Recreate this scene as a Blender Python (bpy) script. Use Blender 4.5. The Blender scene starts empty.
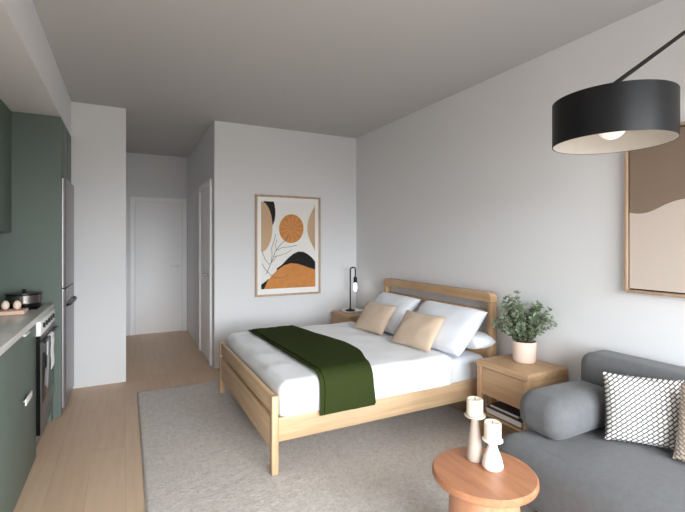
import bpy, bmesh, math, random
from mathutils import Vector, Matrix, noise
random.seed(7)
PI = math.pi
scene = bpy.context.scene
COL = scene.collection

# ------------------------------------------------------------------ materials
def srgb(r, g, b):
    f = lambda c: (c / 12.92 if c <= 0.04045 else ((c + 0.055) / 1.055) ** 2.4)
    return (f(r / 255), f(g / 255), f(b / 255), 1.0)

def new_mat(name):
    m = bpy.data.materials.new(name)
    m.use_nodes = True
    nt = m.node_tree
    return m, nt, nt.nodes['Principled BSDF']

def plain(name, col, rough=0.6, metal=0.0, bump=0.0, scale=200.0, spec=0.5, emit=None, sheen=0.0, var=0.0, vscale=3.0):
    m, nt, p = new_mat(name)
    p.inputs['Base Color'].default_value = col
    p.inputs['Roughness'].default_value = rough
    p.inputs['Metallic'].default_value = metal
    p.inputs['Specular IOR Level'].default_value = spec
    if sheen:
        p.inputs['Sheen Weight'].default_value = sheen
    tc = nt.nodes.new('ShaderNodeTexCoord')
    if var:
        n = nt.nodes.new('ShaderNodeTexNoise')
        n.inputs['Scale'].default_value = vscale
        n.inputs['Detail'].default_value = 4
        nt.links.new(tc.outputs['Object'], n.inputs['Vector'])
        mx = nt.nodes.new('ShaderNodeMix'); mx.data_type = 'RGBA'
        a = [max(0, c * (1 - var)) for c in col[:3]] + [1]
        b = [min(1, c * (1 + var)) for c in col[:3]] + [1]
        mx.inputs[6].default_value = a; mx.inputs[7].default_value = b
        nt.links.new(n.outputs['Fac'], mx.inputs[0])
        nt.links.new(mx.outputs[2], p.inputs['Base Color'])
    if bump:
        n = nt.nodes.new('ShaderNodeTexNoise')
        n.inputs['Scale'].default_value = scale
        n.inputs['Detail'].default_value = 3
        nt.links.new(tc.outputs['Object'], n.inputs['Vector'])
        bp = nt.nodes.new('ShaderNodeBump')
        bp.inputs['Strength'].default_value = bump
        bp.inputs['Distance'].default_value = 0.004
        nt.links.new(n.outputs['Fac'], bp.inputs['Height'])
        nt.links.new(bp.outputs['Normal'], p.inputs['Normal'])
    if emit:
        p.inputs['Emission Color'].default_value = emit[0]
        p.inputs['Emission Strength'].default_value = emit[1]
    return m

def wood(name, light, dark, axis=1, rough=0.45, scale=14.0, stretch=14.0):
    m, nt, p = new_mat(name)
    p.inputs['Roughness'].default_value = rough
    tc = nt.nodes.new('ShaderNodeTexCoord')
    mp = nt.nodes.new('ShaderNodeMapping')
    s = [scale] * 3
    s[axis] = scale / stretch
    mp.inputs['Scale'].default_value = s
    nt.links.new(tc.outputs['Object'], mp.inputs['Vector'])
    n = nt.nodes.new('ShaderNodeTexNoise')
    n.inputs['Scale'].default_value = 2.0
    n.inputs['Detail'].default_value = 6
    n.inputs['Roughness'].default_value = 0.6
    n.inputs['Distortion'].default_value = 0.6
    nt.links.new(mp.outputs['Vector'], n.inputs['Vector'])
    r = nt.nodes.new('ShaderNodeValToRGB')
    r.color_ramp.elements[0].position = 0.3; r.color_ramp.elements[0].color = dark
    r.color_ramp.elements[1].position = 0.7; r.color_ramp.elements[1].color = light
    nt.links.new(n.outputs['Fac'], r.inputs['Fac'])
    nt.links.new(r.outputs['Color'], p.inputs['Base Color'])
    bp = nt.nodes.new('ShaderNodeBump'); bp.inputs['Strength'].default_value = 0.08
    bp.inputs['Distance'].default_value = 0.002
    nt.links.new(n.outputs['Fac'], bp.inputs['Height'])
    nt.links.new(bp.outputs['Normal'], p.inputs['Normal'])
    return m

def floor_mat():
    m, nt, p = new_mat('oak_floorboards')
    p.inputs['Roughness'].default_value = 0.5
    tc = nt.nodes.new('ShaderNodeTexCoord')
    mp = nt.nodes.new('ShaderNodeMapping')
    mp.inputs['Rotation'].default_value = (0, 0, PI / 2)
    nt.links.new(tc.outputs['Object'], mp.inputs['Vector'])
    br = nt.nodes.new('ShaderNodeTexBrick')
    br.inputs['Scale'].default_value = 1.0
    br.inputs['Brick Width'].default_value = 1.6
    br.inputs['Row Height'].default_value = 0.19
    br.inputs['Mortar Size'].default_value = 0.0012
    br.inputs['Mortar Smooth'].default_value = 0.3
    br.inputs['Color1'].default_value = srgb(214, 187, 160)
    br.inputs['Color2'].default_value = srgb(208, 179, 151)
    br.inputs['Mortar'].default_value = srgb(188, 160, 133)
    nt.links.new(mp.outputs['Vector'], br.inputs['Vector'])
    mp2 = nt.nodes.new('ShaderNodeMapping')
    mp2.inputs['Scale'].default_value = (22, 1.6, 1)
    nt.links.new(tc.outputs['Object'], mp2.inputs['Vector'])
    n = nt.nodes.new('ShaderNodeTexNoise'); n.inputs['Scale'].default_value = 1.5; n.inputs['Detail'].default_value = 6
    nt.links.new(mp2.outputs['Vector'], n.inputs['Vector'])
    mx = nt.nodes.new('ShaderNodeMix'); mx.data_type = 'RGBA'; mx.blend_type = 'MULTIPLY'
    mx.inputs[0].default_value = 0.35
    r = nt.nodes.new('ShaderNodeValToRGB')
    r.color_ramp.elements[0].position = 0.3; r.color_ramp.elements[0].color = (.72, .68, .62, 1)
    r.color_ramp.elements[1].position = 0.7; r.color_ramp.elements[1].color = (1, 1, 1, 1)
    nt.links.new(n.outputs['Fac'], r.inputs['Fac'])
    nt.links.new(br.outputs['Color'], mx.inputs[6]); nt.links.new(r.outputs['Color'], mx.inputs[7])
    nt.links.new(mx.outputs[2], p.inputs['Base Color'])
    return m

def rug_mat():
    m, nt, p = new_mat('rug_pile')
    p.inputs['Roughness'].default_value = 0.95
    p.inputs['Specular IOR Level'].default_value = 0.1
    tc = nt.nodes.new('ShaderNodeTexCoord')
    n = nt.nodes.new('ShaderNodeTexNoise'); n.inputs['Scale'].default_value = 42; n.inputs['Detail'].default_value = 5
    n.inputs['Roughness'].default_value = 0.65; n.inputs['Distortion'].default_value = 1.2
    nt.links.new(tc.outputs['Object'], n.inputs['Vector'])
    r = nt.nodes.new('ShaderNodeValToRGB')
    r.color_ramp.elements[0].position = 0.28; r.color_ramp.elements[0].color = srgb(182, 175, 168)
    r.color_ramp.elements[1].position = 0.62; r.color_ramp.elements[1].color = srgb(214, 208, 202)
    nt.links.new(n.outputs['Fac'], r.inputs['Fac'])
    nt.links.new(r.outputs['Color'], p.inputs['Base Color'])
    n2 = nt.nodes.new('ShaderNodeTexNoise'); n2.inputs['Scale'].default_value = 70; n2.inputs['Detail'].default_value = 3
    nt.links.new(tc.outputs['Object'], n2.inputs['Vector'])
    bp = nt.nodes.new('ShaderNodeBump'); bp.inputs['Strength'].default_value = 0.6; bp.inputs['Distance'].default_value = 0.008
    nt.links.new(n2.outputs['Fac'], bp.inputs['Height'])
    nt.links.new(bp.outputs['Normal'], p.inputs['Normal'])
    return m

def knit_mat(name, light, dark, bw=0.060, rh=0.034, rot=-0.75, mortar=0.0065):
    m, nt, p = new_mat(name)
    p.inputs['Roughness'].default_value = 0.9
    tc = nt.nodes.new('ShaderNodeTexCoord')
    mp = nt.nodes.new('ShaderNodeMapping')
    mp.inputs['Rotation'].default_value = (0, 0, rot)
    nt.links.new(tc.outputs['UV'], mp.inputs['Vector'])
    br = nt.nodes.new('ShaderNodeTexBrick')
    br.inputs['Scale'].default_value = 1.0
    br.inputs['Brick Width'].default_value = bw
    br.inputs['Row Height'].default_value = rh
    br.inputs['Mortar Size'].default_value = mortar
    br.inputs['Mortar Smooth'].default_value = 0.4
    br.inputs['Color1'].default_value = light
    br.inputs['Color2'].default_value = [c * .92 for c in light[:3]] + [1]
    br.inputs['Mortar'].default_value = dark
    nt.links.new(mp.outputs['Vector'], br.inputs['Vector'])
    nt.links.new(br.outputs['Color'], p.inputs['Base Color'])
    bp = nt.nodes.new('ShaderNodeBump'); bp.inputs['Strength'].default_value = 0.8; bp.inputs['Distance'].default_value = 0.006
    bp.invert = True
    nt.links.new(br.outputs['Fac'], bp.inputs['Height'])
    nt.links.new(bp.outputs['Normal'], p.inputs['Normal'])
    return m

def ripple_mat(name, light, dark, scale, rot):
    m, nt, p = new_mat(name)
    p.inputs['Roughness'].default_value = 0.85
    tc = nt.nodes.new('ShaderNodeTexCoord')
    mp = nt.nodes.new('ShaderNodeMapping')
    mp.inputs['Rotation'].default_value = (rot, 0, 0)
    nt.links.new(tc.outputs['Object'], mp.inputs['Vector'])
    w = nt.nodes.new('ShaderNodeTexWave'); w.bands_direction = 'Z'
    w.inputs['Scale'].default_value = scale; w.inputs['Distortion'].default_value = 1.6
    w.inputs['Detail'].default_value = 1.0; w.inputs['Detail Scale'].default_value = 0.6
    nt.links.new(mp.outputs['Vector'], w.inputs['Vector'])
    mx = nt.nodes.new('ShaderNodeMix'); mx.data_type = 'RGBA'
    mx.inputs[6].default_value = dark; mx.inputs[7].default_value = light
    nt.links.new(w.outputs['Fac'], mx.inputs[0])
    nt.links.new(mx.outputs[2], p.inputs['Base Color'])
    return m

def glass_mat():
    m = bpy.data.materials.new('window_glass'); m.use_nodes = True
    nt = m.node_tree; nt.nodes.clear()
    out = nt.nodes.new('ShaderNodeOutputMaterial')
    t = nt.nodes.new('ShaderNodeBsdfTransparent'); g = nt.nodes.new('ShaderNodeBsdfGlossy')
    g.inputs['Roughness'].default_value = 0.0
    mx = nt.nodes.new('ShaderNodeMixShader'); mx.inputs[0].default_value = 0.06
    nt.links.new(t.outputs[0], mx.inputs[1]); nt.links.new(g.outputs[0], mx.inputs[2])
    nt.links.new(mx.outputs[0], out.inputs[0])
    return m

M = {}
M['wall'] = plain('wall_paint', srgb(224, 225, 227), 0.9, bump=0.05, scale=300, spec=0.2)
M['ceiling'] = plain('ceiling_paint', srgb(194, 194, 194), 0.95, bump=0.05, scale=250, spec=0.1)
M['door'] = plain('door_paint', srgb(250, 250, 251), 0.5)
M['floor'] = floor_mat()
M['rug'] = rug_mat()
oak_l, oak_d = srgb(216, 186, 150), srgb(194, 160, 122)
M['oak_x'] = wood('oak_along_x', oak_l, oak_d, 0)
M['oak_y'] = wood('oak_along_y', oak_l, oak_d, 1)
M['oak_z'] = wood('oak_along_z', oak_l, oak_d, 2)
ns_l, ns_d = srgb(202, 168, 130), srgb(176, 139, 102)
M['ns_x'] = wood('nightstand_oak_x', ns_l, ns_d, 0)
M['ns_y'] = wood('nightstand_oak_y', ns_l, ns_d, 1)
M['ns_z'] = wood('nightstand_oak_z', ns_l, ns_d, 2)
M['table'] = wood('table_wood', srgb(190, 134, 98), srgb(158, 104, 73), 1, rough=0.4, scale=9, stretch=8)
M['table_z'] = wood('table_wood_upright', srgb(200, 148, 114), srgb(174, 120, 88), 2, rough=0.4, scale=9, stretch=8)
M['frame'] = wood('picture_frame_oak', srgb(196, 170, 144), srgb(170, 142, 116), 2)
M['linen'] = plain('white_linen', srgb(238, 240, 243), 0.9, bump=0.25, scale=70, sheen=0.2, spec=0.2)
M['sheet'] = plain('white_sheet', srgb(230, 234, 240), 0.9, bump=0.1, scale=120, spec=0.2)
M['pillow'] = plain('white_pillowcase', srgb(232, 236, 242), 0.9, bump=0.15, scale=60, sheen=0.2, spec=0.2)
M['beige'] = plain('beige_linen', srgb(206, 184, 162), 0.95, bump=0.4, scale=350, sheen=0.2, spec=0.1)
M['throw'] = plain('green_wool', srgb(54, 64, 33), 0.95, bump=0.5, scale=260, spec=0.05)
M['sofa'] = plain('grey_wool', srgb(103, 104, 106), 0.95, bump=0.6, scale=180, sheen=0.15, spec=0.1, var=0.16, vscale=34)
M['knit'] = knit_mat('black_white_knit', srgb(236, 234, 230), srgb(70, 68, 68))
M['knit2'] = knit_mat('beige_knit', srgb(226, 212, 198), srgb(158, 142, 128), rot=0.5)
M['green'] = plain('green_laminate', srgb(95, 108, 100), 0.5)
M['green_dark'] = plain('green_gap', srgb(40, 50, 46), 0.7)
M['stone'] = plain('counter_stone', srgb(208, 205, 200), 0.3, var=0.12, vscale=40)
M['steel'] = plain('brushed_steel', srgb(176, 176, 178), 0.32, metal=0.85)
M['fridge'] = plain('fridge_steel', srgb(150, 146, 149), 0.4, metal=0.7)
M['fridge_side'] = plain('fridge_side_lit', srgb(186, 190, 192), 0.4)  # paler than the fridge front: daylight on its side put into the colour
M['white_pull'] = plain('pale_pull', srgb(235, 236, 232), 0.35)
M['black'] = plain('black_plastic', srgb(20, 20, 22), 0.35)
M['pan'] = plain('dark_pan_steel', srgb(58, 55, 54), .25, metal=.8)
M['pan_band'] = plain('pan_steel', srgb(120, 116, 112), .22, metal=.95)
M['black_glass'] = plain('black_glass', srgb(12, 12, 14), 0.08)
M['oven'] = plain('oven_steel', srgb(110, 112, 110), 0.3, metal=0.5)
M['white'] = plain('white_enamel', srgb(238, 238, 236), 0.4)
M['blackmetal'] = plain('black_powder_coat', srgb(11, 11, 13), 0.42, spec=0.3)
M['shade_in'] = plain('shade_lining', srgb(212, 208, 202), 0.8)
M['bulb'] = plain('lit_bulb', srgb(255, 250, 240), 0.3, emit=((1, .96, .90, 1), .12))
M['bulb2'] = plain('lit_filament_bulb', srgb(255, 244, 225), 0.3, emit=((1, .94, .86, 1), 2.5))
M['pot'] = plain('blush_ceramic', srgb(226, 204, 188), 0.6)
M['soil'] = plain('soil', srgb(62, 48, 38), 0.95, bump=0.6, scale=150)
M['leaf'] = plain('olive_leaf', srgb(118, 132, 106), 0.55, var=0.4, vscale=22)
M['stem'] = plain('plant_stem', srgb(96, 92, 66), 0.8)
M['candle'] = plain('ivory_wax', srgb(242, 230, 212), 0.55)
M['holder_grey'] = plain('greige_ceramic', srgb(192, 180, 168), 0.55)
M['holder_white'] = plain('white_ceramic', srgb(246, 243, 238), 0.35)
M['wick'] = plain('wick', srgb(60, 54, 48), 0.9)
M['book_cover'] = plain('book_cover_plum', srgb(74, 68, 76), 0.5)
M['paper'] = plain('book_paper', srgb(222, 218, 212), 0.9)
M['board'] = plain('pale_board', srgb(222, 190, 168), 0.6)
M['egg'] = plain('egg_shell', srgb(240, 218, 200), 0.5)
M['cloth'] = plain('white_tea_towel', srgb(236, 236, 236), 0.9, bump=0.2, scale=200)
M['p_white'] = plain('print_white', srgb(240, 238, 234), 0.9)
M['p_mat'] = plain('mount_white', srgb(244, 243, 241), 0.9)
M['p_orange'] = plain('print_orange', srgb(206, 138, 76), 0.9, var=0.25, vscale=14)
M['p_beige'] = plain('print_beige', srgb(204, 172, 140), 0.9, var=0.06)
M['p_black'] = plain('print_black', srgb(28, 27, 27), 0.9)
M['p_line'] = plain('print_line', srgb(96, 96, 98), 0.9)
M['p_gold'] = plain('print_rays', srgb(226, 172, 118), 0.9)
M['r_dark'] = ripple_mat('print_taupe_ripples', srgb(146, 127, 110), srgb(116, 99, 84), 34, 0.55)
M['r_light'] = ripple_mat('print_sand_ripples', srgb(206, 194, 184), srgb(196, 183, 172), 34, -0.5)
M['gap'] = plain('frame_gap', srgb(58, 42, 32), 0.8)
M['glass'] = glass_mat()

# ------------------------------------------------------------------ builders
class B:
    def __init__(s): s.bm = bmesh.new(); s.bm.loops.layers.uv.new('UVMap')
    def _merge(s, b2, mi=0):
        me = bpy.data.meshes.new('t'); b2.to_mesh(me); b2.free()
        n0 = len(s.bm.faces)
        s.bm.from_mesh(me); bpy.data.meshes.remove(me)
        s.bm.faces.ensure_lookup_table()
        for f in s.bm.faces[n0:]: f.material_index = mi
        return s
    def box(s, x0, x1, y0, y1, z0, z1, bev=0.0, seg=2, mi=0, mat=None, only=None):
        b = bmesh.new(); bmesh.ops.create_cube(b, size=1)
        for v in b.verts:
            v.co = Vector(((x0 + x1) / 2 + v.co.x * (x1 - x0), (y0 + y1) / 2 + v.co.y * (y1 - y0), (z0 + z1) / 2 + v.co.z * (z1 - z0)))
        if bev > 0:
            es = [e for e in b.edges if (only is None or only(e))]
            bmesh.ops.bevel(b, geom=es, offset=bev, segments=seg, profile=0.5, affect='EDGES')
        if mat: bmesh.ops.transform(b, matrix=mat, verts=b.verts)
        return s._merge(b, mi)
    def lathe(s, prof, c=(0, 0, 0), n=40, mi=0, mat=None):
        b = bmesh.new(); rings = []
        for r, z in prof:
            if r < 1e-6: rings.append([b.verts.new((0, 0, z))])
            else: rings.append([b.verts.new((r * math.cos(2 * PI * k / n), r * math.sin(2 * PI * k / n), z)) for k in range(n)])
        for a, d in zip(rings, rings[1:]):
            for k in range(n):
                k2 = (k + 1) % n
                vs = ([a[0]] if len(a) == 1 else [a[k], a[k2]]) + ([d[0]] if len(d) == 1 else [d[k2], d[k]])
                if len(vs) > 2: b.faces.new(vs)
        bmesh.ops.recalc_face_normals(b, faces=b.faces)
        if mat: bmesh.ops.transform(b, matrix=mat, verts=b.verts)
        bmesh.ops.translate(b, vec=Vector(c), verts=b.verts)
        return s._merge(b, mi)
    def tube(s, path, r, n=12, mi=0):
        b = bmesh.new(); rings = []
        P = [Vector(p) for p in path]
        rr = r if isinstance(r, (list, tuple)) else [r] * len(P)
        up = None
        for i, p in enumerate(P):
            t = (P[min(i + 1, len(P) - 1)] - P[max(i - 1, 0)]).normalized()
            if up is None:
                up = t.orthogonal().normalized()
            else:
                up = (up - t * up.dot(t)).normalized()
            w = t.cross(up)
            rings.append([b.verts.new(p + (up * math.cos(2 * PI * k / n) + w * math.sin(2 * PI * k / n)) * rr[i]) for k in range(n)])
        for a, d in zip(rings, rings[1:]):
            for k in range(n): b.faces.new((a[k], a[(k + 1) % n], d[(k + 1) % n], d[k]))
        b.faces.new(rings[0][::-1]); b.faces.new(rings[-1])
        bmesh.ops.recalc_face_normals(b, faces=b.faces)
        return s._merge(b, mi)
    def cyl(s, a, b_, r, n=24, mi=0): return s.tube([a, b_], r, n, mi)
    def poly(s, pts, mi=0):
        f = s.bm.faces.new([s.bm.verts.new(p) for p in pts]); f.material_index = mi
        return s
    def prism(s, pts, vec, mi=0):
        b = bmesh.new()
        f = b.faces.new([b.verts.new(p) for p in pts])
        r = bmesh.ops.extrude_face_region(b, geom=[f])
        bmesh.ops.translate(b, vec=Vector(vec), verts=[g for g in r['geom'] if isinstance(g, bmesh.types.BMVert)])
        bmesh.ops.recalc_face_normals(b, faces=b.faces)
        return s._merge(b, mi)
    def build(s, name, mats, parent=None, origin=None, angle=40, flat=False):
        o0 = Vector(origin) if origin is not None else (parent_world(parent) if parent else Vector((0, 0, 0)))
        bmesh.ops.translate(s.bm, vec=-o0, verts=s.bm.verts)
        me = bpy.data.meshes.new(name); s.bm.to_mesh(me); s.bm.free()
        for m in (mats if isinstance(mats, (list, tuple)) else [mats]): me.materials.append(m)
        if not flat:
            me.polygons.foreach_set('use_smooth', [True] * len(me.polygons))
            me.set_sharp_from_angle(angle=math.radians(angle))
        ob = bpy.data.objects.new(name, me); COL.objects.link(ob)
        if parent:
            ob.parent = parent
            ob.location = o0 - parent_world(parent)
        else:
            ob.location = o0
        return ob

def parent_world(p):
    v = Vector((0, 0, 0))
    while p is not None:
        v += p.location; p = p.parent
    return v

def tag(o, label, cat, group=None):
    o['label'] = label; o['category'] = cat
    if group: o['group'] = group
    return o

def thing(name, label, cat, loc, group=None):
    o = bpy.data.objects.new(name, None); o.empty_display_size = 0.1
    COL.objects.link(o); o.location = loc
    return tag(o, label, cat, group)

def struct(o):
    o['kind'] = 'structure'; return o

def copy_tree(o, parent=None):
    c = o.copy(); COL.objects.link(c)
    if parent: c.parent = parent
    for ch in [x for x in bpy.data.objects if x.parent == o]: copy_tree(ch, c)
    return c

# ------------------------------------------------------------------ room
XR, YB, XH, YE, ZC, YREAR, XL = 2.60, 4.72, 0.855, 6.98, 2.68, -1.2, -1.12
struct(B().box(XL - .1, XR + .1, YREAR - .1, YE + .1, -.12, 0).build('floor', M['floor']))
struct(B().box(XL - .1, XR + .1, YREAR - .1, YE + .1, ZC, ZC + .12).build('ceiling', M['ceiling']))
struct(B().box(XR, XR + .1, YREAR, YE, 0, ZC).build('wall_right', M['wall']))
struct(B().box(XH, XR, YB, YE, 0, ZC).build('wall_back', M['wall']))
struct(B().box(XL, XR, YE, YE + .1, 0, ZC).build('wall_hall_end', M['wall']))
struct(B().box(XL, 0.005, 4.69, YE, 0, ZC).build('wall_hall_left', M['wall']))
struct(B().box(XL - .1, XL, YREAR, YE, 0, ZC).build('wall_left', M['wall']))
# rear wall with one wide window opening
WX0, WX1, WZ0, WZ1 = -0.15, 2.45, 0.42, 2.24
w = B()
w.box(XL, WX0, YREAR - .1, YREAR, 0, ZC).box(WX1, XR, YREAR - .1, YREAR, 0, ZC)
w.box(WX0, WX1, YREAR - .1, YREAR, 0, WZ0).box(WX0, WX1, YREAR - .1, YREAR, WZ1, ZC)
struct(w.build('wall_rear', M['wall']))
win = bpy.data.objects.new('window_1', None); COL.objects.link(win); win.location = ((WX0 + WX1) / 2, YREAR - .05, WZ0); struct(win)
f = B(); t = .05
f.box(WX0, WX0 + t, YREAR - .08, YREAR - .02, WZ0, WZ1).box(WX1 - t, WX1, YREAR - .08, YREAR - .02, WZ0, WZ1)
f.box(WX0 + t, WX1 - t, YREAR - .08, YREAR - .02, WZ0, WZ0 + t).box(WX0 + t, WX1 - t, YREAR - .08, YREAR - .02, WZ1 - t, WZ1)
xm = (WX0 + WX1) / 2
f.box(xm - t / 2, xm + t / 2, YREAR - .08, YREAR - .02, WZ0 + t, WZ1 - t)
struct(f.build('window_frame', M['blackmetal'], win))
g = B()
g.box(WX0 + t, xm - t / 2, YREAR - .053, YREAR - .047, WZ0 + t, WZ1 - t).box(xm + t / 2, WX1 - t, YREAR - .053, YREAR - .047, WZ0 + t, WZ1 - t)
struct(g.build('window_glass', M['glass'], win))
# bulkhead over the kitchen
struct(B().box(XL, -.45, YREAR, 4.69, 2.352, ZC).build('trim_1', M['wall']))

# hall doors
def slab_door(name, origin):
    d = bpy.data.objects.new(name, None); COL.objects.link(d); d.location = origin; return struct(d)
d1 = slab_door('door_1', (.45, YE, 0))
c = B(); y0, y1 = YE - .02, YE - .0005
c.box(.06, .125, y0, y1, 0.0005, 2.035, .003).box(.78, .845, y0, y1, 0.0005, 2.035, .003).box(.125, .78, y0, y1, 1.97, 2.035, .003)
struct(c.build('door_casing', M['door'], d1))
c = B().box(.13, .775, YE - .012, YE - .0005, .006, 1.966, .002)
struct(c.build('door_leaf', M['door'], d1))
c = B().cyl((.715, YE - .012, 1.0), (.715, YE - .06, 1.0), .010).tube([(.715, YE - .055, 1.0), (.69, YE - .057, 1.0), (.60, YE - .057, 1.0)], .008)
c.lathe([(0, 0), (.024, 0), (.024, .006), (0, .006)], (.715, YE - .012, 1.0), 24, mat=Matrix.Rotation(PI / 2, 4, 'X'))
struct(c.build('door_handle', M['white_pull'], d1))
d2 = slab_door('door_2', (XH, 5.27, 0))
c = B(); x0, x1 = XH - .025, XH - .0005
c.box(x0, x1, 4.86, 4.93, 0.0005, 2.07, .003).box(x0, x1, 5.60, 5.67, 0.0005, 2.07, .003).box(x0, x1, 4.93, 5.60, 2.0, 2.07, .003)
struct(c.build('door_casing', M['door'], d2))
struct(B().box(XH - .008, XH - .0005, 4.935, 5.595, .006, 1.995, .002).build('door_leaf', M['door'], d2))
c = B().cyl((XH - .008, 5.0, 1.0), (XH - .055, 5.0, 1.0), .010).tube([(XH - .05, 5.0, 1.0), (XH - .052, 5.02, 1.0), (XH - .052, 5.11, 1.0)], .008)
struct(c.build('door_handle', M['steel'], d2))

# ------------------------------------------------------------------ rug
RZ = 0.012
r = B(); b = bmesh.new()
rx0, rx1, ry0, ry1 = .093, 2.42, .55, 4.296
nx, ny = 130, 210
gv = []
for j in range(ny + 1):
    row = []
    for i in range(nx + 1):
        x = rx0 + (rx1 - rx0) * i / nx; y = ry0 + (ry1 - ry0) * j / ny
        e = min(i, nx - i, j, ny - j)
        z = RZ - .002 + .002 * noise.noise(Vector((x * 26, y * 26, 0)))
        if e == 0: z = RZ * .35
        row.append(b.verts.new((x, y, z)))
    gv.append(row)
for j in range(ny):
    for i in range(nx):
        b.faces.new((gv[j][i], gv[j][i + 1], gv[j + 1][i + 1], gv[j + 1][i]))
bd = [e for e in b.edges if e.is_boundary]
ex = bmesh.ops.extrude_edge_only(b, edges=bd)
for v in ex['geom']:
    if isinstance(v, bmesh.types.BMVert): v.co.z = 0.0006
bmesh.ops.holes_fill(b, edges=[e for e in b.edges if e.is_boundary], sides=0)
bmesh.ops.recalc_face_normals(b, faces=b.faces)
r._merge(b)
tag(r.build('area_rug', M['rug'], origin=(1.1, 2.4, 0), angle=80), 'large pale grey textured rug lying under the bed and round table', 'rug')

# ------------------------------------------------------------------ bed
BX0, BX1, BY0, BY1 = .757, 2.555, 2.385, 3.945
bed = thing('bed', 'oak double bed with slatted headboard and low footboard on the grey rug', 'bed', ((BX0 + BX1) / 2, (BY0 + BY1) / 2, 0))
for y0 in (BY0, BY1 - .045):
    B().box(BX0, BX0 + .04, y0, y0 + .045, RZ, .47, .004).build('leg', M['oak_z'], bed)
B().box(BX0 + .004, BX0 + .034, BY0 + .046, BY1 - .046, .366, .468, .004).build('footboard_rail', M['oak_y'], bed)
B().box(BX0 + .004, BX0 + .034, BY0 + .046, BY1 - .046, .15, .335, .003).build('footboard_panel', M['oak_y'], bed)
for y0 in (BY0 + .004, BY1 - .034):
    B().box(BX0 + .041, 2.488, y0, y0 + .03, .2, .338, .003).build('side_rail', M['oak_x'], bed)
for y0 in (BY0 + .002, BY1 - .092):
    B().box(2.49, BX1, y0, y0 + .05, 0.0005, .905, .012, 3).build('headboard_post', M['ns_z'], bed)  # headboard parts take the darker nightstand oak, shade put into the colour
# the top rail turns round the corner into the posts
hb = B()
def vert_edge_top(e):
    a, c_ = e.verts
    return abs(a.co.y - c_.co.y) < 1e-6 and abs(a.co.z - c_.co.z) < 1e-6 and a.co.z > .95
hb.box(2.485, BX1, BY0 + .002, BY1 - .042, .906, .980, .045, 6, only=vert_edge_top)
hb.build('headboard_top_rail', M['ns_y'], bed)
B().box(2.505, 2.54, BY0 + .053, BY1 - .093, .805, .842, .006).build('headboard_slat', M['ns_y'], bed)
B().box(2.505, 2.54, BY0 + .053, BY1 - .093, .20, .60, .006).build('headboard_panel', M['ns_y'], bed)
sl = B()
for k in range(9):
    x = .84 + k * .19
    sl.box(x, x + .08, BY0 + .035, BY1 - .035, .2, .219)
sl.build('slat_base', M['oak_y'], bed)

tag(B().box(.845, 2.484, BY0 + .0375, BY1 - .0375, .2195, .50, .05, 5).build('mattress', M['sheet'], origin=(1.64, 3.165, .22)),
    'white sheeted mattress showing beside the headboard under the pillows', 'mattress')

def shell(x0, x1, y0, y1, z0, z1, rad, th, ns, amp, fx, fr=3.0):
    """rounded slab without a bottom, with soft folds; returns builder"""
    b = bmesh.new(); bmesh.ops.create_cube(b, size=1)
    for v in b.verts:
        v.co = Vector(((x0 + x1) / 2 + v.co.x * (x1 - x0), (y0 + y1) / 2 + v.co.y * (y1 - y0), (z0 + z1) / 2 + v.co.z * (z1 - z0)))
    bmesh.ops.bevel(b, geom=[e for e in b.edges if max(e.verts[0].co.z, e.verts[1].co.z) > z1 - 1e-4], offset=rad, segments=6, profile=.5, affect='EDGES')
    bmesh.ops.delete(b, geom=[f for f in b.faces if f.normal.z < -.9 or f.normal.x > .75], context='FACES')
    for axis, a0, a1 in (('x', x0, x1), ('y', y0, y1)):
        n = int((a1 - a0) / ns)
        for k in range(1, n):
            p = a0 + (a1 - a0) * k / n
            co = Vector((p, 0, 0)) if axis == 'x' else Vector((0, p, 0))
            no = Vector((1, 0, 0)) if axis == 'x' else Vector((0, 1, 0))
            bmesh.ops.bisect_plane(b, geom=b.verts[:] + b.edges[:] + b.faces[:], plane_co=co, plane_no=no, dist=1e-5)
    for k in range(1, 5):
        bmesh.ops.bisect_plane(b, geom=b.verts[:] + b.edges[:] + b.faces[:], plane_co=Vector((0, 0, z0 + (z1 - rad - z0) * k / 5)), plane_no=Vector((0, 0, 1)), dist=1e-5)
    b.normal_update()
    for v in b.verts:
        h = (v.co.z - z0) / (z1 - z0)
        d = amp * fx(v.co) * (noise.noise(Vector((v.co.x * fr, v.co.y * fr, v.co.z * fr))) + .6 * abs(noise.noise(Vector((v.co.x * fr * 2.3 + 5, v.co.y * fr * 2.9, v.co.z * 4)))))
        v.co += v.normal * d * min(1, h * 1.6)
    for v in b.verts:
        if v.co.x > x1 - rad and v.co.z > z1 - .04: v.co.z = max(v.co.z, .524)
    th_faces = b.faces[:]
    bmesh.ops.solidify(b, geom=th_faces, thickness=th)
    bmesh.ops.recalc_face_normals(b, faces=b.faces)
    return B()._merge(b)

duvet = shell(.81, 2.14, BY0 + .002, BY1 - .002, .3395, .545, .065, .02, .035, .009, lambda c: 1.0 + .5 * max(0, min(1, (1.06 - c.x) / .12)), fr=5.0)
tag(duvet.build('duvet', M['linen'], origin=(1.47, 3.165, .34), angle=70), 'puffy white duvet spread over the double bed', 'duvet')

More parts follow.
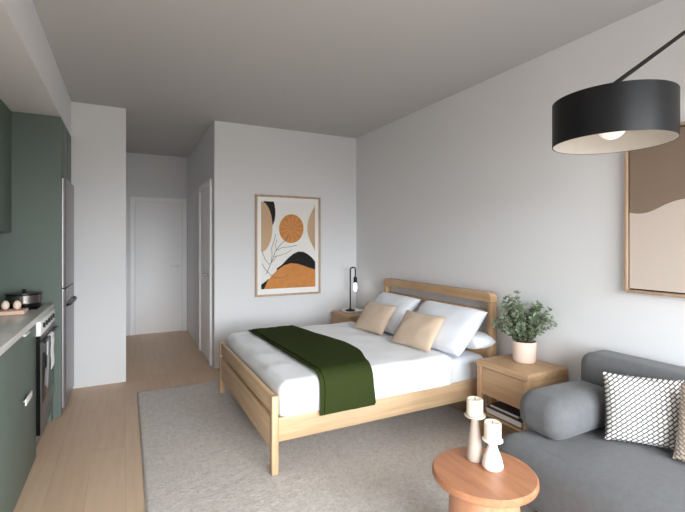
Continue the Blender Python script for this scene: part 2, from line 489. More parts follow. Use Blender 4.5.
# green throw folded across the bed
def lerp_tab(tab, x):
    for (a, fa), (c, fc) in zip(tab, tab[1:]):
        if x <= c: return fa + (fc - fa) * (x - a) / (c - a)
    return tab[-1][1]
def bez(tab, x):
    return (lerp_tab(tab, max(tab[0][0], x - .05)) + lerp_tab(tab, x) + lerp_tab(tab, min(tab[-1][0], x + .05))) / 3
ztop = .562
path = []
for k in range(44): path.append((3.86 - (3.86 - 2.47) * k / 43, ztop))
for k in range(1, 9):
    a = PI / 2 * k / 9; path.append((2.47 - .102 * math.sin(a), ztop - .09 * (1 - math.cos(a))))
for k in range(1, 12): path.append((2.366 - .004 * k / 11, ztop - .09 - (ztop - .09 - .318) * k / 11))
L = [0]
for a, c_ in zip(path, path[1:]): L.append(L[-1] + math.hypot(a[0] - c_[0], a[1] - c_[1]))
left_tab = [(0, 1.0), (.45, 1.02), (.9, 1.04), (1.25, 1.05), (1.45, 1.058), (L[-1], 1.045)]
right_tab = [(0, 1.41), (.4, 1.48), (.85, 1.56), (1.1, 1.55), (1.3, 1.475), (1.5, 1.42), (L[-1], 1.44)]
def throw_sheet(off_l, off_r, lift, s0, s1):
    b = bmesh.new(); rows = []; nu = 26
    idx = [i for i in range(len(path)) if L[i] >= s0 and L[i] <= s1]
    for i in idx:
        y, z = path[i]
        t0 = path[max(0, i - 1)]; t1 = path[min(len(path) - 1, i + 1)]
        ny_, nz_ = (t1[1] - t0[1]), -(t1[0] - t0[0]); l = math.hypot(ny_, nz_); ny_, nz_ = ny_ / l, nz_ / l
        xl, xr = bez(left_tab, L[i]) + off_l, bez(right_tab, L[i]) + off_r
        row = []
        for u in range(nu + 1):
            x = xl + (xr - xl) * u / nu
            wv = .004 + .004 * noise.noise(Vector((x * 9, L[i] * 2.2, lift * 50)))
            wv += .004 * noise.noise(Vector((x * 22, L[i] * 1.2, 3)))
            wv = max(0, wv) + lift
            row.append(b.verts.new((x + .004 * noise.noise(Vector((L[i] * 7, u * .02, lift * 90))), y + ny_ * wv, z + nz_ * wv)))
        rows.append(row)
    for r0, r1 in zip(rows, rows[1:]):
        for k in range(nu): b.faces.new((r0[k], r0[k + 1], r1[k + 1], r1[k]))
    bmesh.ops.recalc_face_normals(b, faces=b.faces)
    bmesh.ops.solidify(b, geom=b.faces[:], thickness=.006)
    bmesh.ops.recalc_face_normals(b, faces=b.faces)
    return b
tb = B()
tb._merge(throw_sheet(0, 0, .001, 0, L[-1]))
tb._merge(throw_sheet(.028, .0, .012, 0.02, L[-1] - .012))
tag(tb.build('throw_blanket', M['throw'], origin=(1.25, 3.1, .34), angle=75), 'dark green throw folded across the white duvet near the bed foot', 'throw')

# ------------------------------------------------------------------ cushions
def cushion_bm(w, h, t, n=28, pinch=.07, seed=0, wr=.006, square=3.2):
    b = bmesh.new(); uvl = b.loops.layers.uv.new('UVMap')
    V = {}
    def pos(i, j, sgn):
        u = -1 + 2 * i / n; v = -1 + 2 * j / n
        x = w / 2 * u * (1 - pinch * (1 - v * v) * abs(u) ** 2)
        z = h / 2 * v * (1 - pinch * (1 - u * u) * abs(v) ** 2)
        p = max(0, (1 - abs(u) ** square) * (1 - abs(v) ** square))
        th = t / 2 * p ** .55
        th += wr * min(1, p * 2.5) * noise.noise(Vector((u * 2.2 + seed, v * 2.2, sgn * 3 + seed)))
        return Vector((x, sgn * max(th, 0), z))
    for sgn in (1, -1):
        for i in range(n + 1):
            for j in range(n + 1):
                if i in (0, n) or j in (0, n):
                    if (i, j) not in V: V[(i, j)] = b.verts.new(pos(i, j, 0))
                else: V[(i, j, sgn)] = b.verts.new(pos(i, j, sgn))
    g = lambda i, j, s_: V.get((i, j)) or V[(i, j, s_)]
    for sgn in (1, -1):
        for i in range(n):
            for j in range(n):
                q = [(i, j), (i + 1, j), (i + 1, j + 1), (i, j + 1)]
                if sgn == 1: q = q[::-1]
                f = b.faces.new([g(a, c_, sgn) for a, c_ in q])
                for lp, (a, c_) in zip(f.loops, q): lp[uvl].uv = (w * a / n / .45, h * c_ / n / .45)
    return b
def cushion(name, mat, w, h, t, loc, yaw, lean, label, cat='cushion', group=None, roll=0, **kw):
    """local: width X, thickness Y, height Z; front faces -Y.  yaw about Z, lean tips the top backwards"""
    m = Matrix.Translation(Vector(loc)) @ Matrix.Rotation(yaw, 4, 'Z') @ Matrix.Rotation(-lean, 4, 'X') @ Matrix.Rotation(roll, 4, 'Y')
    b = cushion_bm(w, h, t, **kw)
    bmesh.ops.transform(b, matrix=m, verts=b.verts)
    return tag(B()._merge(b).build(name, mat, origin=loc, angle=85), label, cat, group)
# facing -X means local -Y -> -X : yaw -90 deg
YW = -PI / 2
G = 'white bed pillows'
cushion('bed_pillow', M['pillow'], .67, .195, .125, (2.386, 2.66, .618), YW, PI / 2, 'white pillow wedged behind the leaning pillow nearest the plant', 'pillow', G, seed=1, wr=.003, pinch=.01, square=6)
cushion('bed_pillow', M['pillow'], .66, .195, .115, (2.386, 3.52, .6125), YW, PI / 2, 'white pillow wedged behind the leaning pillow nearest the black lamp', 'pillow', G, seed=2, wr=.003, pinch=.01, square=6)
cushion('bed_pillow', M['pillow'], .70, .41, .14, (2.226, 2.655, .708), YW + .03, .78, 'plump white pillow leaning on the headboard end nearest the plant', 'pillow', G, seed=3, wr=.008, pinch=.015, square=5)
cushion('bed_pillow', M['pillow'], .63, .41, .132, (2.232, 3.42, .707), YW, .80, 'plump white pillow leaning on the headboard end nearest the black lamp', 'pillow', G, seed=4, wr=.008, pinch=.015, square=5)
G = 'beige cushions on the bed'
cushion('bed_cushion', M['beige'], .43, .30, .092, (2.035, 2.705, .683), YW + .12, .62, 'beige cushion in front of the large white pillow, nearer the plant', 'cushion', G, seed=5, wr=.006, pinch=.05)
cushion('bed_cushion', M['beige'], .42, .30, .092, (2.035, 3.345, .681), YW + .12, .62, 'beige cushion on the bed, nearer the black lamp and the framed print', 'cushion', G, seed=6, wr=.006, pinch=.05)

# ------------------------------------------------------------------ nightstands
def nightstand(y0, y1, label, grp):
    x0, x1, zt = 2.205, 2.58, .55
    t = thing('nightstand', label, 'nightstand', ((x0 + x1) / 2, (y0 + y1) / 2, 0), grp)
    def top_long(e):
        a, c_ = e.verts
        return a.co.z > zt - 1e-4 and c_.co.z > zt - 1e-4
    B().box(x0, x1, y0, y1, zt - .045, zt, .022, 4, only=top_long).build('top', M['ns_y'], t)
    for ys in (y0, y1 - .04):
        B().box(x0, x0 + .04, ys, ys + .04, RZ if ys < 4.29 else .0005, zt - .0455, .008).build('leg', M['ns_z'], t)
        B().box(x1 - .04, x1, ys, ys + .04, .0005, zt - .0455, .008).build('leg', M['ns_z'], t)
        B().box(x0 + .0405, x1 - .0405, ys + .006, ys + .03, .31, zt - .0455, .002).build('side_panel', M['ns_x'], t)
    B().box(x0 + .007, x0 + .027, y0 + .042, y1 - .042, .315, zt - .05, .003).build('drawer_front', M['ns_y'], t)
    B().box(x0 + .0405, x1 - .0405, y0 + .031, y1 - .031, .312, .326).build('drawer_bottom', M['ns_y'], t)
    B().box(x1 - .03, x1 - .012, y0 + .042, y1 - .042, .19, zt - .05).build('back_panel', M['ns_y'], t)
    B().box(x0 + .012, x1 - .031, y0 + .042, y1 - .042, .17, .188, .003).build('shelf', M['ns_y'], t)
    return t
nightstand(1.815, 2.245, 'oak nightstand with potted plant and book, between bed and grey sofa', 'oak nightstands')
nightstand(4.17, 4.60, 'oak nightstand with black lamp in the far corner behind the bed', 'oak nightstands')

bk = thing('book', 'dark plum hardback book lying on the nightstand shelf', 'book', (2.33, 2.04, .189))
bm_ = B().box(2.225, 2.43, 1.88, 2.18, .1885, .192, .001).box(2.225, 2.43, 1.88, 2.18, .228, .2315, .001)
bm_.box(2.425, 2.4295, 1.88, 2.18, .192, .228)
bm_.build('cover', M['book_cover'], bk)
B().box(2.229, 2.4245, 1.885, 2.175, .1922, .2278, .001).build('pages', M['paper'], bk)
bk2 = thing('book', 'thin dark book resting on top of the plum book on the nightstand shelf', 'book', (2.34, 2.05, .232))
b2 = B().box(2.245, 2.42, 1.92, 2.165, .232, .235, .001).box(2.245, 2.42, 1.92, 2.165, .249, .252, .001).box(2.416, 2.42, 1.92, 2.165, .235, .249)
b2.build('cover', M['book_cover'], bk2)
B().box(2.248, 2.4155, 1.925, 2.16, .2352, .2488).build('pages', M['paper'], bk2)

# ------------------------------------------------------------------ potted plant
PX, PY, PZ = 2.44, 2.04, .5505
pl = thing('potted_plant', 'bushy small-leaved green plant in a blush pot on the nightstand', 'plant', (PX, PY, PZ))
B().lathe([(0, 0), (.066, 0), (.073, .006), (.079, .135), (.079, .142), (.073, .142), (.070, .12), (0, .12)], (PX, PY, PZ), 48).build('pot', M['pot'], pl)
B().lathe([(0, .128), (.0695, .125), (.0695, .1205), (0, .1205)], (PX, PY, PZ), 32).build('soil', M['soil'], pl)
sb, lb = B(), bmesh.new()
rnd = random.Random(11)
def leaf(p, d, size):
    d = d.normalized()
    side = d.cross(Vector((0, 0, 1)))
    if side.length < .05: side = Vector((1, 0, 0))
    side.normalize()
    side = (Matrix.Rotation(rnd.uniform(-1.2, 1.2), 3, d) @ side)
    up = side.cross(d)
    w_ = size * rnd.uniform(.26, .36)
    a = lb.verts.new(p); m1 = lb.verts.new(p + d * size * .5 - up * size * .07); e = lb.verts.new(p + d * size - up * size * .05)
    l1 = lb.verts.new(p + d * size * .3 + side * w_ * .9); l2 = lb.verts.new(p + d * size * .7 + side * w_ * .75)
    r1 = lb.verts.new(p + d * size * .3 - side * w_ * .9); r2 = lb.verts.new(p + d * size * .7 - side * w_ * .75)
    lb.faces.new((a, l1, m1)); lb.faces.new((l1, l2, m1)); lb.faces.new((l2, e, m1))
    lb.faces.new((a, m1, r1)); lb.faces.new((r1, m1, r2)); lb.faces.new((r2, m1, e))
nst = 50
for k in range(nst):
    az = 2 * PI * k / nst * 2.618 + rnd.uniform(-.2, .2)
    spread = rnd.uniform(.05, 1.0) ** .7
    reach = .03 + .14 * spread
    hgt = .31 * (1 - .58 * spread ** 2) * rnd.uniform(.7, 1.1)
    p0 = Vector((PX + .03 * math.cos(az), PY + .03 * math.sin(az), PZ + .122))
    dx = reach * math.cos(az)
    if PX + dx > XR - .03: dx = XR - .03 - PX - rnd.uniform(0, .03)
    p3 = p0 + Vector((dx, reach * math.sin(az), hgt))
    p1 = p0 + Vector((dx * .25, reach * math.sin(az) * .25, hgt * .55))
    pts = []
    for q in range(11):
        t_ = q / 10
        pts.append(p0 * (1 - t_) ** 2 + p1 * 2 * t_ * (1 - t_) + p3 * t_ * t_)
    sb.tube(pts, [.0024 - .0016 * q / 10 for q in range(11)], 5)
    for q in range(2, 11):
        tdir = (pts[min(q + 1, 10)] - pts[q - 1]).normalized()
        for rep in range(4 if q > 3 else 3):
            o = tdir.orthogonal().normalized()
            o = Matrix.Rotation(rnd.uniform(0, 2 * PI), 3, tdir) @ o
            dd = (o * .9 + tdir * .75)
            st = pts[q] + tdir * rnd.uniform(-.008, .008)
            if (st + dd.normalized() * .04).x > XR - .03: dd.x = -abs(dd.x)
            leaf(st, dd, rnd.uniform(.021, .034))
sb.build('stems', M['stem'], pl)
B()._merge(lb).build('foliage', M['leaf'], pl, flat=True)

# ------------------------------------------------------------------ bedside lamp on its tray
TX, TY, TZ = 2.385, 4.42, .5505
tag(B().lathe([(0, 0), (.11, 0), (.125, .006), (.128, .02), (.122, .02), (.116, .010), (0, .010)], (TX, TY, TZ), 48).build('tray', M['white'], origin=(TX, TY, TZ)),
    'round white tray under the black lamp on the far nightstand', 'tray')
LX, LY, LZ = 2.36, 4.43, TZ + .0105
bl = thing('table_lamp', 'black pipe table lamp with bare glowing bulb in the far corner', 'lamp', (LX, LY, LZ))
B().lathe([(0, 0), (.058, 0), (.058, .012), (.02, .018), (.012, .03), (0, .03)], (LX, LY, LZ), 32).build('base', M['blackmetal'], bl)
B().tube([(LX, LY, LZ + .02), (LX, LY, LZ + .485), (LX + .008, LY, LZ + .502), (LX + .025, LY, LZ + .508), (LX + .048, LY, LZ + .508), (LX + .062, LY, LZ + .502), (LX + .068, LY, LZ + .487), (LX + .068, LY, LZ + .40)], .0085).build('pipe', M['blackmetal'], bl)
B().lathe([(0, .40), (.012, .40), (.021, .39), (.021, .325), (0, .325)], (LX + .068, LY, LZ), 24).build('socket', M['blackmetal'], bl)
B().lathe([(0, .325), (.011, .322), (.016, .30), (.019, .27), (.016, .24), (.008, .226), (0, .224)], (LX + .068, LY, LZ), 24).build('bulb', M['bulb2'], bl)

# ------------------------------------------------------------------ pictures
def art_print():
    x0, x1, z0, z1 = 1.297, 2.094, .752, 1.905
    t = thing('framed_print', 'portrait print of orange sun and abstract hills in light oak frame', 'picture', ((x0 + x1) / 2, YB, z0))
    fr = B(); fw = .022; ya, yb = YB - .032, YB - .001
    fr.box(x0, x0 + fw, ya, yb, z0, z1, .002).box(x1 - fw, x1, ya, yb, z0, z1, .002)
    fr.box(x0 + fw, x1 - fw, ya, yb, z0, z0 + fw, .002).box(x0 + fw, x1 - fw, ya, yb, z1 - fw, z1, .002)
    fr.build('frame', M['frame'], t)
    B().box(x0 + fw, x1 - fw, YB - .016, YB - .002, z0 + fw, z1 - fw).build('mount', M['p_mat'], t)
    px0, px1, pz0, pz1 = x0 + .068, x1 - .068, z0 + .085, z1 - .072
    Y0 = YB - .0165
    pr = B()
    layer = [0]
    def shp(pts, mi):
        layer[0] += 1
        yy = Y0 - .0004 * layer[0]
        vs = []
        for u, v in pts:
            u = min(1, max(0, u)); v = min(1, max(0, v))
            q = (px0 + u * (px1 - px0), yy, pz1 - v * (pz1 - pz0))
            if not vs or (Vector(q) - Vector(vs[-1])).length > 1e-5: vs.append(q)
        if (Vector(vs[0]) - Vector(vs[-1])).length < 1e-5: vs.pop()
        pr.poly(vs, mi)
    def conv(pts): return [((x - 82) / 210, (y - 85 - (x - 82) * .03) / 345) for x, y in pts]
    def smooth(pts, closed=True, n=8):
        out = []; m = len(pts)
        for i in range(m):
            p0, p1, p2, p3 = pts[(i - 1) % m], pts[i], pts[(i + 1) % m], pts[(i + 2) % m]
            for k in range(n):
                s = k / n
                out.append(tuple(.5 * (2 * p1[c] + (p2[c] - p0[c]) * s + (2 * p0[c] - 5 * p1[c] + 4 * p2[c] - p3[c]) * s * s + (3 * p1[c] - p0[c] - 3 * p2[c] + p3[c]) * s ** 3) for c in (0, 1)))
        return out
    def ell(cx, cy, rx, ry, n=48): return [(cx + rx * math.cos(2 * PI * k / n), cy + ry * math.sin(2 * PI * k / n)) for k in range(n)]
    shp([(0, 0), (1, 0), (1, 1), (0, 1)], 0)
    shp(conv([(90, 84), (129, 84), (132, 98), (135, 118), (135, 138), (133, 158), (128, 174), (121, 186), (117, 170), (108, 120)]), 3)
    shp(conv([(82 + 42 * math.cos(PI * (k / 24 - .5)), 186 + 99 * math.sin(PI * (k / 24 - .5))) for k in range(25)]), 2)
    shp(conv([(292, 96)] + [(293 - 33 * math.sin(PI * k / 20), 98 + 190 * k / 20) for k in range(21)] + [(292, 290)]), 2)
    c0 = ell(197, 195, 48, 58)
    shp(conv(c0), 1)
    for k in range(13):
        a = 2 * PI * k / 13
        shp(conv([(197 + 8 * math.cos(a - .1), 195 + 9 * math.sin(a - .1)), (197 + 44 * math.cos(a - .025), 195 + 53 * math.sin(a - .025)), (197 + 44 * math.cos(a + .025), 195 + 53 * math.sin(a + .025)), (197 + 8 * math.cos(a + .1), 195 + 9 * math.sin(a + .1))]), 5)
    shp(conv([(140, 352), (160, 338), (185, 312), (205, 296), (225, 288), (245, 291), (262, 301), (278, 315), (292, 334), (292, 385), (140, 385)]), 3)
    shp(conv([(82, 432), (82, 412), (92, 405), (108, 392), (118, 400), (100, 432)]), 3)
    shp(conv([(92, 432), (104, 402), (122, 378), (145, 356), (168, 341), (195, 334), (220, 338), (250, 349), (275, 360), (292, 366), (292, 440), (92, 440)]), 1)
    def line(pts, w_, mi):
        pts = [Vector(p) for p in pts]
        l_, r_ = [], []
        for i, p in enumerate(pts):
            d = (pts[min(i + 1, len(pts) - 1)] - pts[max(i - 1, 0)]).normalized(); nrm = Vector((-d.y, d.x))
            l_.append(tuple(p + nrm * w_)); r_.append(tuple(p - nrm * w_))
        shp(conv(l_ + r_[::-1]), mi)
    line([(100, 372), (112, 345), (124, 315), (134, 285), (150, 262), (172, 242), (188, 222)], .9, 4)
    line([(86, 285), (95, 312), (110, 335), (128, 320), (140, 300)], .8, 4)
    line([(118, 330), (122, 300), (120, 270), (130, 240), (136, 215)], .8, 4)
    line([(136, 282), (160, 270), (190, 268), (218, 262)], .8, 4)
    line([(128, 305), (155, 300), (180, 292), (196, 280)], .7, 4)
    line([(84, 330), (96, 352), (112, 372), (130, 388), (165, 390), (188, 376)], .8, 4)
    line([(138, 282), (134, 258), (140, 236)], .7, 4)
    pr.build('print', [M['p_white'], M['p_orange'], M['p_beige'], M['p_black'], M['p_line'], M['p_gold']], t, flat=True)
art_print()

def wall_picture():
    y1, y0, z0, z1 = 1.447, .60, 1.083, 1.99      # far side, near side
    xa, xb = XR - .045, XR - .001
    t = thing('canvas_picture', 'large canvas of taupe ripples over sand in oak frame above the sofa', 'picture', (XR, (y0 + y1) / 2, z0))
    fw = .016; fr = B()
    fr.box(xa, xb, y0, y0 + fw, z0, z1, .002).box(xa, xb, y1 - fw, y1, z0, z1, .002)
    fr.box(xa, xb, y0 + fw, y1 - fw, z0, z0 + fw, .002).box(xa, xb, y0 + fw, y1 - fw, z1 - fw, z1, .002)
    fr.build('frame', M['frame'], t)
    B().box(XR - .012, XR - .002, y0 + fw, y1 - fw, z0 + fw, z1 - fw).build('backing', M['gap'], t)
    c0, c1, cz0, cz1 = y0 + .024, y1 - .024, z0 + .024, z1 - .024
    def zb(y):  # wavy boundary
        s = (1.44 - y)
        return 1.542 - .03 * math.sin(min(1, s / .14) * PI / 2) * (1 - min(1, s / .3)) + .055 / (1 + math.exp(-(s - .17) / .035)) - .04 * max(0, s - .45)
    n = 50
    cut = [(c0 + (c1 - c0) * k / n) for k in range(n + 1)]
    b_ = B()
    xf = XR - .036
    b_.prism([(xf, y, zb(y)) for y in cut] + [(xf, c1, cz0), (xf, c0, cz0)], (.022, 0, 0), 1)
    b_.prism([(xf, y, zb(y)) for y in cut] + [(xf, c1, cz1), (xf, c0, cz1)], (.022, 0, 0), 0)
    b_.build('canvas', [M['r_dark'], M['r_light']], t, angle=30)
wall_picture()

# ------------------------------------------------------------------ sofa
SY1, SY0 = 1.62, -.45
so = thing('sofa', 'charcoal grey fabric sofa with rounded bolster arm against the pale wall', 'sofa', (2.1, .6, 0))
def soft_box(x0, x1, y0, y1, z0, z1, rad, seg=6, amp=.006, sub=.07, shear=None, fr=5):
    b = bmesh.new(); bmesh.ops.create_cube(b, size=1)
    for v in b.verts:
        v.co = Vector(((x0 + x1) / 2 + v.co.x * (x1 - x0), (y0 + y1) / 2 + v.co.y * (y1 - y0), (z0 + z1) / 2 + v.co.z * (z1 - z0)))
    bmesh.ops.bevel(b, geom=b.edges[:], offset=rad, segments=seg, profile=.5, affect='EDGES')
    for ax, a0, a1 in ((0, x0, x1), (1, y0, y1), (2, z0, z1)):
        n = max(2, int((a1 - a0) / sub))
        for k in range(1, n):
            no = Vector((0, 0, 0)); no[ax] = 1; co = Vector((0, 0, 0)); co[ax] = a0 + (a1 - a0) * k / n
            bmesh.ops.bisect_plane(b, geom=b.verts[:] + b.edges[:] + b.faces[:], plane_co=co, plane_no=no, dist=1e-4)
    b.normal_update()
    for v in b.verts:
        v.co += v.normal * amp * noise.noise(v.co * fr)
        if shear: v.co = shear(v.co)
    return b
seat = soft_box(1.665, 2.35, SY0, SY1, .10, .392, .10, 7, .004, shear=lambda c: c + Vector((0, 0, .022 * max(0, min(1, (c.x - 1.72) / .15)) * max(0, min(1, (1.33 - c.y) / .12)) * (1 if c.z > .3 else 0))))
B()._merge(seat).build('seat', M['sofa'], so, angle=80)
back = soft_box(2.33, 2.575, SY0, SY1 - .03, .397, .738, .07, 6, .003, shear=lambda c: Vector((c.x + .0 * (c.z - .4), c.y, c.z)))
B()._merge(back).build('backrest', M['sofa'], so, angle=80)
B().box(2.356, 2.575, SY0 + .02, SY1 - .04, .10, .395, .02).build('back_frame', M['sofa'], so)
def arm(y0, y1):
    a = soft_box(1.815, 2.325, y0, y1, .395, .604, .085, 8, .004)
    return B()._merge(a).build('arm', M['sofa'], so, angle=80)
arm(1.32, 1.59)
arm(SY0 + .01, SY0 + .27)
for x, y, z0 in ((1.86, 1.46, RZ), (1.86, -.33, .0005), (2.45, 1.46, .0005), (2.45, -.33, .0005)):
    B().cyl((x, y, z0), (x, y, .104), .022).build('leg', M['blackmetal'], so)

cushion('sofa_cushion', M['knit'], .325, .315, .11, (2.188, 1.15, .572), YW + .66, .25, 'chunky black and white knit cushion on the grey sofa', 'cushion', 'sofa cushions', seed=8, wr=.004, pinch=.04)
cushion('sofa_cushion', M['knit2'], .40, .33, .12, (2.20, .81, .584), YW + .15, .30, 'beige knit cushion half cut off by the edge of the photo', 'cushion', 'sofa cushions', seed=9, wr=.004, pinch=.04)

# ------------------------------------------------------------------ round side table with candles
CX, CY, CZ = 1.328, 1.312, .42
ta = thing('side_table', 'round orange-brown wooden pedestal table in front of the sofa', 'table', (CX, CY, 0))
B().lathe([(0, CZ - .033), (.200, CZ - .033), (.208, CZ - .028), (.211, CZ - .02), (.210, CZ - .006), (.204, CZ), (0, CZ)], (CX, CY, 0), 96).build('tabletop', M['table'], ta)
B().lathe([(0, RZ), (.15, RZ), (.152, RZ + .006), (.140, .30), (.140, CZ - .0335), (0, CZ - .0335)], (CX, CY, 0), 72).build('pedestal', M['table_z'], ta)

def candlestick(x, y, prof, hd, mat, l1, ctop, cr, l2, grp1, grp2):
    z = CZ + .0005
    tag(B().lathe(prof, (x, y, z), 48).build('candle_holder', mat, origin=(x, y, z)), l1, 'candle holder', grp1)
    cz = z + hd + .0005
    t = thing('candle', l2, 'candle', (x, y, cz), grp2)
    B().lathe([(0, 0), (cr, 0), (cr + .0005, .004), (cr, ctop - .004), (cr - .004, ctop), (cr - .012, ctop - .003), (0, ctop - .006)], (x, y, cz), 40).build('wax', M['candle'], t)
    B().cyl((x, y, cz + ctop - .007), (x + .002, y, cz + ctop + .006), .0015, 8).build('wick', M['wick'], t)
tall = [(0, 0), (.033, 0), (.036, .006), (.034, .03), (.028, .08), (.021, .13), (.017, .165), (.017, .182), (.042, .187), (.045, .190), (.045, .195), (0, .195)]
short = [(0, 0), (.038, 0), (.043, .006), (.043, .016), (.036, .045), (.024, .076), (.017, .097), (.017, .107), (.038, .112), (.042, .115), (.042, .120), (0, .120)]
candlestick(1.362, 1.398, tall, .195, M['holder_grey'], 'tall greige candle holder on the round wooden table', .069, .034, 'ivory pillar candle on the taller greige holder', 'candle holders', 'pillar candles')
candlestick(1.378, 1.312, short, .120, M['holder_white'], 'short flared white candle holder on the round wooden table', .072, .0345, 'ivory pillar candle on the shorter white holder', 'candle holders', 'pillar candles')

# ------------------------------------------------------------------ drum lamp on a wall arm
DX, DY, DZ0, DZ1, DR = 1.696, 1.007, 1.755, 1.927, .210
dl = thing('wall_lamp', 'big black drum lamp hanging on a thin arm above the sofa', 'lamp', (XR - .001, DY, 2.52))
B().lathe([(DR, DZ0), (DR, DZ1), (0, DZ1), (0, DZ1 - .002), (DR - .003, DZ1 - .002), (DR - .003, DZ0), (DR, DZ0)], (DX, DY, 0), 96).build('shade', M['blackmetal'], dl, angle=30)
B().lathe([(DR - .0035, DZ0 + .001), (DR - .0035, DZ1 - .003), (0, DZ1 - .003), (0, DZ1 - .0045), (DR - .006, DZ1 - .0045), (DR - .006, DZ0 + .001), (DR - .0035, DZ0 + .001)], (DX, DY, 0), 96).build('shade_lining', M['shade_in'], dl, angle=30)
B().lathe([(0, DZ1 - .005), (.02, DZ1 - .005), (.02, DZ1 - .05), (0, DZ1 - .05)], (DX, DY, 0), 24).build('socket', M['white'], dl)
bz = DZ1 - .106
B().lathe([(0, DZ1 - .0505), (.014, DZ1 - .0505)] + [(.05 * math.sin(a), bz + .05 * math.cos(a)) for a in [PI * (.15 + .85 * k / 14) for k in range(15)]], (DX, DY, 0), 32).build('bulb', M['bulb'], dl)
B().tube([(DX, DY, DZ1), (DX, DY, DZ1 + .042), (DX + .005, DY, DZ1 + .052), (DX + .02, DY, DZ1 + .066), (XR - .03, DY, 2.515), (XR - .012, DY, 2.52)], .009).build('arm', M['blackmetal'], dl)
B().lathe([(0, 0), (.05, 0), (.05, .014), (.02, .018), (0, .018)], (XR - .001, DY, 2.52), 32, mat=Matrix.Rotation(-PI / 2, 4, 'Y')).build('wall_plate', M['blackmetal'], dl)

# ------------------------------------------------------------------ kitchen
KX = -.50                  # counter front
bc = thing('base_cabinet', 'green base cabinet with pale bar handle beside the oven', 'cabinet', ((XL + KX) / 2, 2.68, 0))
B().box(XL + .005, KX - .022, 2.085, 3.28, .0005, .862).build('body', M['green'], bc)
for ya, yb, yc in ((2.086, 2.395, 2.18), (2.398, 3.279, 2.955)):
    d = B().box(KX - .0215, KX - .003, ya, yb, .012, .858, .0015).build('door', M['green'], bc)
    h = B().box(KX + .008, KX + .016, yc - .085, yc + .085, .470, .505, .002)
    h.box(KX - .0028, KX + .0078, yc - .06, yc - .052, .483, .492).box(KX - .0028, KX + .0078, yc + .052, yc + .06, .483, .492)
    h.build('handle', M['white_pull'], d)
    if yc > 2.5:
        B().box(KX - .0028, KX + .010, yc - .07, yc + .06, .848, .857, .001).build('edge_pull', M['white_pull'], d)
tag(B().box(XL + .005, KX + .006, 2.08, 3.976, .8625, .90, .003).build('countertop', M['stone'], origin=(-.8, 3.0, .8625)), 'pale speckled stone worktop along the green cabinets', 'worktop')
# oven under the worktop
ov = thing('oven', 'built-in steel oven with black door edge between green units', 'oven', (-.8, 3.59, 0))
B().box(XL + .01, KX - .03, 3.285, 3.90, .0005, .860).build('body', M['black'], ov)
B().box(KX - .0295, KX + .020, 3.287, 3.898, .770, .862, .003).build('control_panel', M['white'], ov)
for k in range(5):
    y = 3.38 + k * .1
    kb = B().cyl((KX + .0205, y, .825), (KX + .032, y, .825), .016, 20)
    kb.build('knob', M['black'], ov)
dr = B().box(KX - .0295, KX + .018, 3.288, 3.898, .235, .765, .004).build('door', M['oven'], ov)
B().box(KX + .0183, KX + .020, 3.36, 3.83, .32, .64, .001).build('door_glass', M['black_glass'], dr)
B().box(KX - .028, KX + .0185, 3.2815, 3.2875, .14, .768).build('edge_seal', M['black_glass'], ov)
h = B().cyl((KX + .036, 3.32, .725), (KX + .036, 3.87, .725), .010).cyl((KX + .0185, 3.34, .725), (KX + .036, 3.34, .725), .007).cyl((KX + .0185, 3.85, .725), (KX + .036, 3.85, .725), .007)
h.build('handle', M['black'], dr)
B().box(KX - .0295, KX + .002, 3.288, 3.898, .085, .230, .004).build('warming_drawer', M['oven'], ov)
# tea towel over the oven handle
tw = bmesh.new(); rows = []
hx = KX + .036
pathT = [(hx - .013, .60 + .02 * k) for k in range(6)] + [(hx - .0135 * math.cos(a), .725 + .0135 * math.sin(a)) for a in [PI * k / 8 for k in range(0, 9)]] + [(hx + .0135 + .002 * math.sin(k), .72 - .022 * k) for k in range(1, 11)]
for i, (x, z) in enumerate(pathT):
    rows.append([tw.verts.new((x + (.002 * math.sin(j * 1.3) if i > 15 else 0), 3.50 + .11 * j / 12, z)) for j in range(13)])
for a, c_ in zip(rows, rows[1:]):
    for j in range(12): tw.faces.new((a[j], a[j + 1], c_[j + 1], c_[j]))
bmesh.ops.recalc_face_normals(tw, faces=tw.faces)
bmesh.ops.solidify(tw, geom=tw.faces[:], thickness=.003)
tag(B()._merge(tw).build('tea_towel', M['cloth'], origin=(KX + .05, 3.65, .5), angle=80), 'white tea towel hanging over the oven handle', 'towel')
# cooktop
ck = thing('cooktop', 'black glass cooktop set on the stone worktop above the oven', 'cooktop', (-.80, 3.765, .9))
B().box(-1.06, -.545, 3.575, 3.955, .9005, .906, .002).build('glass', M['black_glass'], ck)
for x, y, rr in ((-.65, 3.73, .09), (-.93, 3.76, .09)):
    B().lathe([(rr, .9062), (rr + .003, .9062), (rr + .003, .9066), (rr, .9066), (rr, .9062)], (x, y, 0), 40).build('burner_ring', M['oven'], ck)
